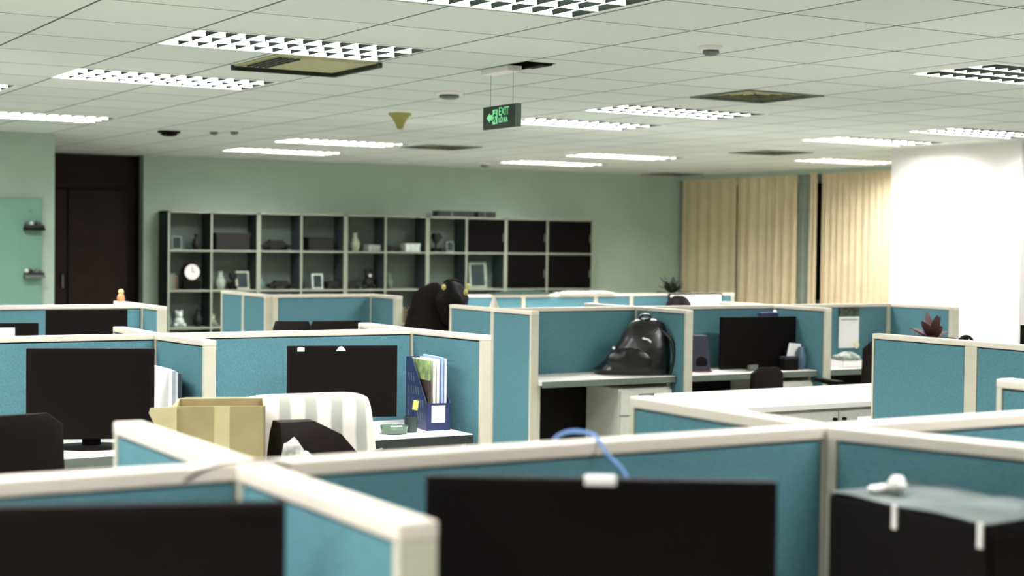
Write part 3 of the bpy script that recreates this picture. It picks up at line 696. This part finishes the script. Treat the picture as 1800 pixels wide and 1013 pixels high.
# calendar
t = thing('wall_calendar', 'white hanging calendar with dark printed header on a blue partition', 'calendar', (7.77, 8.318, .835))
MB().box((-.095, -.006, .0), (.095, .002, .225)).build('pages', M_paper, t); MB().box((-.093, -.009, .225), (.093, .002, .285), .002).build('header', mat('dark_green_print', (58, 70, 56), .6, var=.8, scale=35), t)
MB().box((-.08, -.0065, .20), (.08, -.0060, .206)).build('rule', M_grey, t); MB().sph((.07, -.01, .02), .028, (1, .3, 1), 12).build('sticker', mat('cream_sticker', (238, 230, 200), .6), t, True)
t = thing('document_tray', 'white tray heaped with papers below the calendar', 'tray', (7.52, 8.06, .73), -.1)
MB().box((-.12, -.12, 0), (.12, .12, .006)).box((-.12, -.12, 0), (.12, -.117, .045)).box((-.12, -.12, 0), (-.117, .12, .045)).box((.117, -.12, 0), (.12, .12, .045)).box((-.12, .117, 0), (.12, .12, .045)).build('tray', M_white, t)
b_ = MB(); b_.take(lump(41, (0, 0, .06), (.10, .09, .04))); b_.build('crumpled_papers', mat('mottled_paper', (150, 160, 148), .7, var=.4, scale=30), t, True)

# plants
def plant(x, y, z, label, n, L_, m_, pot=True, seed=1, spread=1.0, kind_='potted_plant'):
    random.seed(seed); t = thing(kind_, label, 'plant', (x, y, z))
    if pot: MB().lathe([(.05, 0), (.07, .10), (.072, .11), (.062, .11), (.055, .09), (.002, .09)]).build('pot', M_grey, t, True)
    base = .09 if pot else .0
    b_ = MB()
    for k in range(n):
        a = 2*PI*k/n*1.0+random.uniform(-.3, .3); el = random.uniform(.25, 1.3); l = L_*random.uniform(.7, 1.1); wd = .028
        g_ = []
        for i in range(7):
            v = i/6; rr = l*v*math.cos(el)*spread; zz = base+l*(v*math.sin(el)-.35*v*v*math.cos(el)); ww = wd*math.sin(PI*min(1, v*.9+.08))**.8
            cx, cy = rr*math.cos(a), rr*math.sin(a); g_.append([(cx-ww*math.sin(a), cy+ww*math.cos(a), zz+.006), (cx, cy, zz), (cx+ww*math.sin(a), cy-ww*math.cos(a), zz+.006)])
        b_.sheet(g_, .0015)
    b_.build('foliage', m_, t, True); return t
plant(8.31, 11.16, 1.11, 'spiky dark green plant standing behind the farthest partition rail above the white screen', 22, .22, M_leaf, False, 4, 1.0)
t = thing('pedestal_stand', 'dark stand under the spiky plant behind the farthest partition', 'stand', (8.31, 11.16, 0)); MB().box((-.08, -.08, 0), (.08, .08, 1.03), .005).lathe([(.05, 1.03), (.07, 1.11), (.06, 1.11), (.002, 1.10)]).build('body', M_edge, t)
t = thing('plant_stand', 'black domed vase under the spiky plant before the white screen', 'vase', (7.95, 10.58, .73)); MB().lathe([(.09, 0), (.12, .06), (.12, .22), (.115, .30), (.10, .345), (.07, .385), (.04, .40), (.002, .40)]).build('body', M_black, t, True)
plant(6.14, 5.93, .965, 'dark red-leaved plant peeping over the teal partition', 26, .20, M_leafr, True, 9, .85)
t = thing('plant_pedestal', 'dark stand holding the red-leaved plant behind the teal partition', 'stand', (6.14, 5.93, .75)); MB().box((-.07, -.07, 0), (.07, .07, .215), .005).build('body', M_grey, t)
t = thing('headphones', 'black headset arc peeping over the teal partition rail', 'headset', (5.88, 5.46, .72)); MB().tube([(.06*math.cos(q), 0, .34+.06*math.sin(q)) for q in [PI*k/12 for k in range(13)]], .008).build('headband', M_black, t, True); MB().cyl((-.06, -.01, .32), (-.06, .01, .32), .025).cyl((.06, -.01, .32), (.06, .01, .32), .025).build('ear_cup', M_black, t, True); MB().box((-.01, -.01, 0), (.01, .01, .395)).cyl((0, 0, 0), (0, 0, .01), .05).build('stand', M_black, t)
# small figurine on the left-row partition
t = thing('figurine', 'small orange and cream figurine standing on the far-left partition rail', 'figurine', (2.945, 9.86, 1.15)); MB().lathe([(.022, 0), (.026, .02), (.018, .045), (.012, .05), (.002, .05)]).build('body', mat('orange_glaze', (196, 120, 72), .5), t, True); MB().sph((0, 0, .062), .018).build('head', mat('cream_glaze', (214, 190, 120), .5), t, True)
t = thing('desk_lamp', 'small pale lamp head with bright bulb beside the dark teal side partition', 'lamp', (4.99, 8.6, .73)); MB().cyl((0, 0, 0), (0, 0, .01), .05).cyl((0, 0, 0), (0, 0, .40), .006).build('stand', M_cap, t); MB().lathe([(.035, .40), (.03, .42), (.012, .47), (.008, .49)]).build('shade', M_cap, t, True); MB().sph((.012, -.02, .405), .014).build('bulb', M_white, t, True)
t = thing('paper_roll', 'white paper roll clipped at the end post left of the jacket chair', 'paper roll', (5.30, 10.36, .94)); MB().cyl((0, 0, 0), (0, 0, .13), .02).build('roll', M_white, t, True); MB().box((-.05, -.02, 0), (0, .02, .01)).build('clip', M_grey, t)
# objects on the back row rail
for x, lab, c in ((6.62, 'dark folded papers on the farthest partition rail, left heap', (40, 62, 52)), (7.27, 'white papers lying on the farthest partition rail before the shelves', (196, 202, 190))):
    t = thing('paper_heap', lab, 'papers', (x, 11.0, 1.135)); MB().box((-.28, -.05, 0), (.28, .06, .014), .003).box((-.2, -.03, .014), (.22, .05, .024), .003).build('sheets', mat('paper_%d' % c[0], c, .7, var=.3), t)

# ------------------------------------------------------------------ shelf wall
SX = [5.593, 6.106, 6.677, 7.209, 7.78, 8.308, 8.884, 9.43, 10.0, 10.62, 11.32]; SY0, SY1 = 16.95, 17.28
M_sh = mat('shelf_laminate', (146, 153, 134), .5, var=.03); M_shs = mat('shelf_side', (52, 62, 62), .8, spec=.1); M_shb = mat('shelf_back', (84, 94, 86), .7); M_dglass = mat('dark_door_glass', (12, 10, 10), .8, spec=.05)
ZL = [.08, .55, .975, 1.43, 1.87]
names = ['leftmost bookshelf unit with the round clock', 'second bookshelf unit from the left', 'third bookshelf unit, behind the black jacket chair', 'fourth bookshelf unit with one dark upper bay', 'rightmost bookshelf unit with dark glass doors']
for u in range(5):
    a, m_, b = SX[2*u], SX[2*u+1], SX[2*u+2]; cx = (a+b)/2
    t = thing('bookshelf', names[u], 'bookshelf', (cx, SY0, 0), 0, 'open bookshelf units along the far wall')
    def lx(v): return v-cx
    MB().box((lx(a), .02, 0), (lx(a)+.018, .33, 1.88)).build('side_panel', M_shs, t); MB().box((lx(b)-.02, .02, 0), (lx(b)-.002, .33, 1.88)).build('side_panel', M_shs, t)
    MB().box((lx(m_)-.009, .02, .08), (lx(m_)+.009, .31, 1.86)).build('divider', M_shs, t)
    e = MB()
    for v, w2 in ((lx(a)+.012, .011), (lx(m_), .010), (lx(b)-.013, .010)): e.box((v-w2, 0, 0), (v+w2, .02, 1.88))
    e.build('front_edge', M_sh, t)
    MB().box((lx(a)+.018, .31, 0), (lx(b)-.02, .325, 1.88)).build('back_panel', M_shb, t)
    MB().box((lx(a), 0, 1.86), (lx(b)-.002, .33, 1.88)).build('top_panel', M_sh, t)
    for z in ZL[:-1]:
        MB().box((lx(a)+.018, .005, z-.009), (lx(m_)-.009, .31, z+.009)).build('shelf', M_sh, t); MB().box((lx(m_)+.009, .005, z-.009), (lx(b)-.02, .31, z+.009)).build('shelf', M_sh, t)
    dk = {3: [(1, 3)], 4: [(0, 3), (1, 3), (0, 2), (1, 2)]}.get(u, [])
    for s_i, r_ in dk:
        p, q = ((a, m_), (m_, b))[s_i]
        dr = MB().box((lx(p)+.02, .0, ZL[r_]+.012), (lx(q)-.02, .015, ZL[r_+1]-.015)).build('cabinet_door', M_dglass, t); MB().box((lx(q)-.05, -.012, ZL[r_]+.15), (lx(q)-.04, 0, ZL[r_]+.25)).build('handle', M_gedge, dr)
# shelf contents
def on_shelf(bay, row, fx): return SX[bay]+(SX[bay+1]-SX[bay])*fx, SY0+.15, ZL[row]+.0115
def item(kind_, bay, row, fx, label, s=1.0, col=(150, 160, 150), dy=0):
    x, y, z = on_shelf(bay, row, fx); y += dy; col = tuple(int(v*.45) for v in col) if max(col) < 60 else col; c = mat('item_%d_%d_%d' % col, col, .6, var=.15, scale=20)
    if kind_ == 'frame':
        t = thing('photo_frame', label, 'photo frame', (x, y, z)); t.rotation_euler = (-.12, 0, 0)
        MB().box((-.085*s, -.008, 0), (.085*s, .008, .02*s)).box((-.085*s, -.008, .20*s), (.085*s, .008, .22*s)).box((-.085*s, -.008, .02*s), (-.065*s, .008, .2*s)).box((.065*s, -.008, .02*s), (.085*s, .008, .2*s)).build('frame', c, t)
        MB().box((-.065*s, -.002, .02*s), (.065*s, .006, .2*s)).build('picture', M_shs, t)
    elif kind_ == 'clock':
        t = thing('mantel_clock', label, 'clock', (x, y, z))
        MB().cyl((0, -.02, .20), (0, .02, .20), .115, seg=32).box((-.10, -.03, 0), (.10, .03, .10), .01).build('clock_case', M_black, t)
        MB().cyl((0, -.026, .20), (0, -.02, .20), .088, seg=32).build('dial', M_white, t, True); MB().box((-.003, -.029, .20), (.003, -.027, .26)).box((0, -.029, .198), (.045, -.027, .203)).build('hands', M_black, t)
    elif kind_ == 'vase':
        t = thing('vase', label, 'vase', (x, y, z)); MB().lathe([(.04*s, 0), (.06*s, .05*s), (.065*s, .10*s), (.03*s, .16*s), (.025*s, .2*s), (.035*s, .22*s), (.002, .22*s)]).build('body', c, t, True)
    elif kind_ == 'trophy':
        t = thing('trophy', label, 'trophy', (x, y, z)); MB().box((-.04*s, -.04*s, 0), (.04*s, .04*s, .04*s)).build('plinth', M_black, t); MB().lathe([(.012*s, .04*s), (.012*s, .08*s), (.045*s, .13*s), (.05*s, .19*s), (.045*s, .19*s), (.002, .11*s)]).build('cup', c, t, True)
        for q in (-1, 1): MB().tube([(q*.045*s, 0, .13*s), (q*.07*s, 0, .15*s), (q*.05*s, 0, .18*s)], .005*s).build('handle', c, t)
    elif kind_ == 'books':
        t = None
        for k in range(4):
            h_ = s*random.uniform(.16, .21); w2 = .03*s; c = mat(('tan_cover', 'grey_cover', 'olive_cover', 'brown_cover')[k], [(150, 126, 92), (110, 116, 112), (96, 104, 70), (84, 60, 48)][k], .6)
            b2 = thing('book', ('tan', 'grey', 'olive', 'brown')[k]+' book among the '+label, 'book', (x-.07*s+k*.034*s, y, z), 0, 'books in ' + label[-30:]); MB().box((-w2/2, -.07, 0), (w2/2, .07, h_), .002).build('cover', c, b2); MB().box((-w2/2+.003, -.066, h_), (w2/2-.003, .068, h_+.001)).build('pages', cream, b2)
    elif kind_ == 'box':
        t = thing('storage_box', label, 'box', (x, y, z)); MB().box((-.1*s, -.08, 0), (.1*s, .08, .08*s), .004).build('body', c, t); MB().box((-.105*s, -.085, .08*s), (.105*s, .085, .1*s), .003).build('lid', c, t)
    elif kind_ == 'teddy':
        t = thing('soft_toy', label, 'soft toy', (x, y, z)); MB().sph((0, 0, .055*s), .055*s).sph((0, 0, .13*s), .04*s).sph((-.03*s, 0, .165*s), .015*s).sph((.03*s, 0, .165*s), .015*s).sph((-.05*s, -.03, .02*s), .022*s).sph((.05*s, -.03, .02*s), .022*s).build('body', c, t, True); MB().sph((0, -.035*s, .122*s), .014*s).build('muzzle', M_white, t, True)
    elif kind_ == 'model':
        t = thing('model_car', label, 'model car', (x, y, z)); b2 = MB().loft([[(xx*s, yy, zz*s) for xx, zz in ((-.15, .02), (.15, .02), (.155, .05), (.10, .065), (.06, .10), (-.06, .10), (-.10, .065), (-.155, .055))] for yy in (-.05, .05)]); b2.build('body', c, t)
        for q in (-.09, .09):
            for r in (-.045, .045): MB().cyl((q*s, r-.01, .024*s), (q*s, r+.01, .024*s), .024*s).build('wheel', M_black, t, True)
    return t
ITEMS = [('clock', 0, 2, .64, 'round white-faced clock in the leftmost shelf unit', 1, (0, 0, 0)), ('teddy', 0, 1, .36, 'pale soft toy in the lowest visible bay of the leftmost shelf unit', 1.05, (196, 206, 200)),
 ('vase', 0, 1, .12, 'small grey vase left of the pale soft toy', .7, (90, 110, 108)), ('vase', 0, 1, .80, 'dark vase right of the pale soft toy', .9, (36, 40, 42)), ('books', 0, 2, .20, 'books standing left of the round clock', .9, (130, 120, 96)),
 ('frame', 0, 3, .30, 'small dark photo frame in the top left bay', .7, (110, 126, 120)), ('vase', 0, 3, .75, 'dark vase in the top left bay', .8, (40, 40, 40)),
 ('vase', 1, 2, .28, 'pale round vase right of the clock bay', .95, (140, 156, 140)), ('trophy', 1, 2, .55, 'dark trophy beside the pale round vase', 1.0, (50, 56, 54)), ('frame', 1, 2, .76, 'tall pale photo frame at the right of the second bay', .95, (176, 182, 156)),
 ('box', 1, 3, .5, 'dark flat box in the second top bay', 2.0, (34, 30, 30)), ('teddy', 1, 1, .12, 'small grey toy at the left of the second lowest bay', .8, (120, 130, 110)),
 ('vase', 2, 2, .16, 'teal vase in the third bay', .7, (84, 110, 112)), ('model', 2, 2, .62, 'black model car in the third bay', 1.0, (30, 28, 28)), ('model', 2, 3, .5, 'dark model car in the third top bay', 1.2, (28, 24, 24)),
 ('frame', 3, 2, .48, 'white square photo frame in the fourth bay', .82, (206, 218, 214)), ('vase', 3, 2, .12, 'dark jar left of the white photo frame', .6, (40, 44, 42)), ('box', 3, 2, .82, 'dark box right of the white photo frame', .9, (36, 38, 38)), ('box', 3, 3, .5, 'dark slim box in the fourth top bay', 1.6, (40, 40, 40)),
 ('vase', 4, 3, .35, 'pale vase standing in the fifth top bay', 1.0, (150, 164, 136)), ('box', 4, 3, .78, 'white low box at the right of the fifth top bay', .8, (150, 160, 152)), ('teddy', 4, 2, .7, 'dark soft toy in the fifth bay', 1.3, (34, 32, 32)), ('model', 4, 2, .25, 'dark model car in the fifth bay', .7, (36, 34, 34)),
 ('box', 5, 3, .70, 'white low box in the sixth top bay', 1.0, (190, 204, 194)), ('model', 5, 3, .28, 'dark model car left of the white low box', .7, (28, 26, 26)), ('vase', 5, 2, .2, 'greenish vase in the sixth bay', .9, (96, 112, 92)),
 ('trophy', 6, 3, .35, 'dark trophy in the seventh top bay', 1.2, (48, 48, 44)), ('frame', 6, 3, .72, 'small grey photo frame in the seventh top bay', .6, (120, 130, 118)), ('frame', 7, 2, .45, 'large pale framed sheet in the eighth bay', 1.5, (140, 158, 140)),
 ('trophy', 9, 1, .3, 'dark trophy in the tenth bay', 1.0, (40, 40, 40)), ('books', 5, 1, .5, 'books low in the sixth bay', 1.0, (90, 80, 70))]
for it in ITEMS: item(it[0], it[1], it[2], it[3], it[4], it[5], it[6])
for x, lab, w2 in ((9.32, 'long dark flat parcel on top of the bookshelves, left one', .26), (9.76, 'dark flat parcel on top of the bookshelves, right one', .13)):
    t = thing('parcel', lab, 'parcel', (x, 17.1, 1.88)); MB().box((-w2, -.08, 0), (w2, .08, .075), .008).build('body', M_edge, t); MB().box((-w2*.3, -.082, 0), (-w2*.2, .082, .077)).build('tape', M_grey, t)

# glass board on the pale left wall
t = thing('glass_board', 'teal glass board on the pale wall at the left edge', 'glass board', (2.95, 14.33, .6)); MB().box((-.6, -.006, 0), (.6, .006, 1.315), .004).build('pane', mat('teal_glass', (112, 150, 134), .35, var=.04, scale=2, spec=.3), t)
for z in (.1, 1.2):
    for x in (-.5, .5): MB().cyl((x, -.014, z), (x, .07, z), .012).build('fixing', M_steel, t, True)
for z, lab in ((1.62, 'upper dark wall shelf of small things on the glass board'), (1.19, 'lower small wall shelf with white and dark things on the glass board')):
    t = thing('wall_shelf', lab, 'shelf', (3.47, 14.3, z)); MB().box((-.09, -.06, 0), (.09, .06, .025), .003).build('ledge', M_black if z > 1.5 else M_grey, t)
    MB().box((-.085, -.05, .025), (.085, .05, .05)).build('back_rail', M_edge, t)
    for k in range(4): MB().sph((-.065+.042*k, 0, .06), .018, (1, 1, 1.3), 10).build('trinket', [M_grey, M_white, M_edge, M_gedge][(k+(z < 1.5)) % 4], t, True)

# ------------------------------------------------------------------ curtains along x = 13
def curtain(y0, y1, label, m_, folds, amp=.035, x=12.98, seed=0, gather=0):
    random.seed(seed); n = folds*8; g_ = []
    ph = [random.uniform(.5, 1.3) for _ in range(folds+1)]
    for z in (.05, .6, 1.2, 1.8, 2.2, 2.45):
        r_ = []
        for i in range(n+1):
            v = i/n; k = int(v*folds) if i < n else folds-1; yy = y0+(y1-y0)*v
            if gather: yy += gather*(1-z/2.45)*(1-v if gather > 0 else v)
            r_.append((x+amp*ph[k]*math.sin(2*PI*v*folds)*(.6+.4*(1-z/2.5)), yy, z))
        g_.append(r_)
    t = thing('curtain', label, 'curtain', (0, 0, 0), 0, 'cream curtains at the window wall'); t.location = (x, (y0+y1)/2, 0)
    b_ = MB(); b_.sheet([[(p[0]-x, p[1]-(y0+y1)/2, p[2]) for p in r] for r in g_], .003); b_.build('drape', m_, t, True)
    b_ = MB().box((-.01, y0-(y0+y1)/2, 2.44), (.01, y1-(y0+y1)/2, 2.48)); b_.build('heading', m_, t)
    return t
curtain(17.22, 16.05, 'plain shaded cream curtain next to the shelf wall corner', M_curt, 5, .02, seed=1)
curtain(16.02, 14.85, 'cream curtain with bright folds, second from the shelf wall', M_curt, 7, .05, seed=2)
curtain(14.83, 14.60, 'narrow grey-blue curtain strip beside the dark gap', M_curtb, 2, .03, seed=3)
curtain(14.58, 14.46, 'narrow bright cream curtain fold left of the dark gap', M_curt, 1, .03, x=12.95, seed=4, gather=.03)
curtain(14.40, 13.2, 'wide cream curtain right of the dark gap', M_curt, 11, .025, seed=5)
curtain(13.18, 11.1, 'cream curtain running behind the white column', M_curt, 14, .03, seed=6)
b_ = MB().box((13.075, 11.2, .9), (13.098, 17.2, 2.35)); o = b_.build('window_1', mat('night_glass', (14, 18, 18), .1), None); o['kind'] = 'structure'
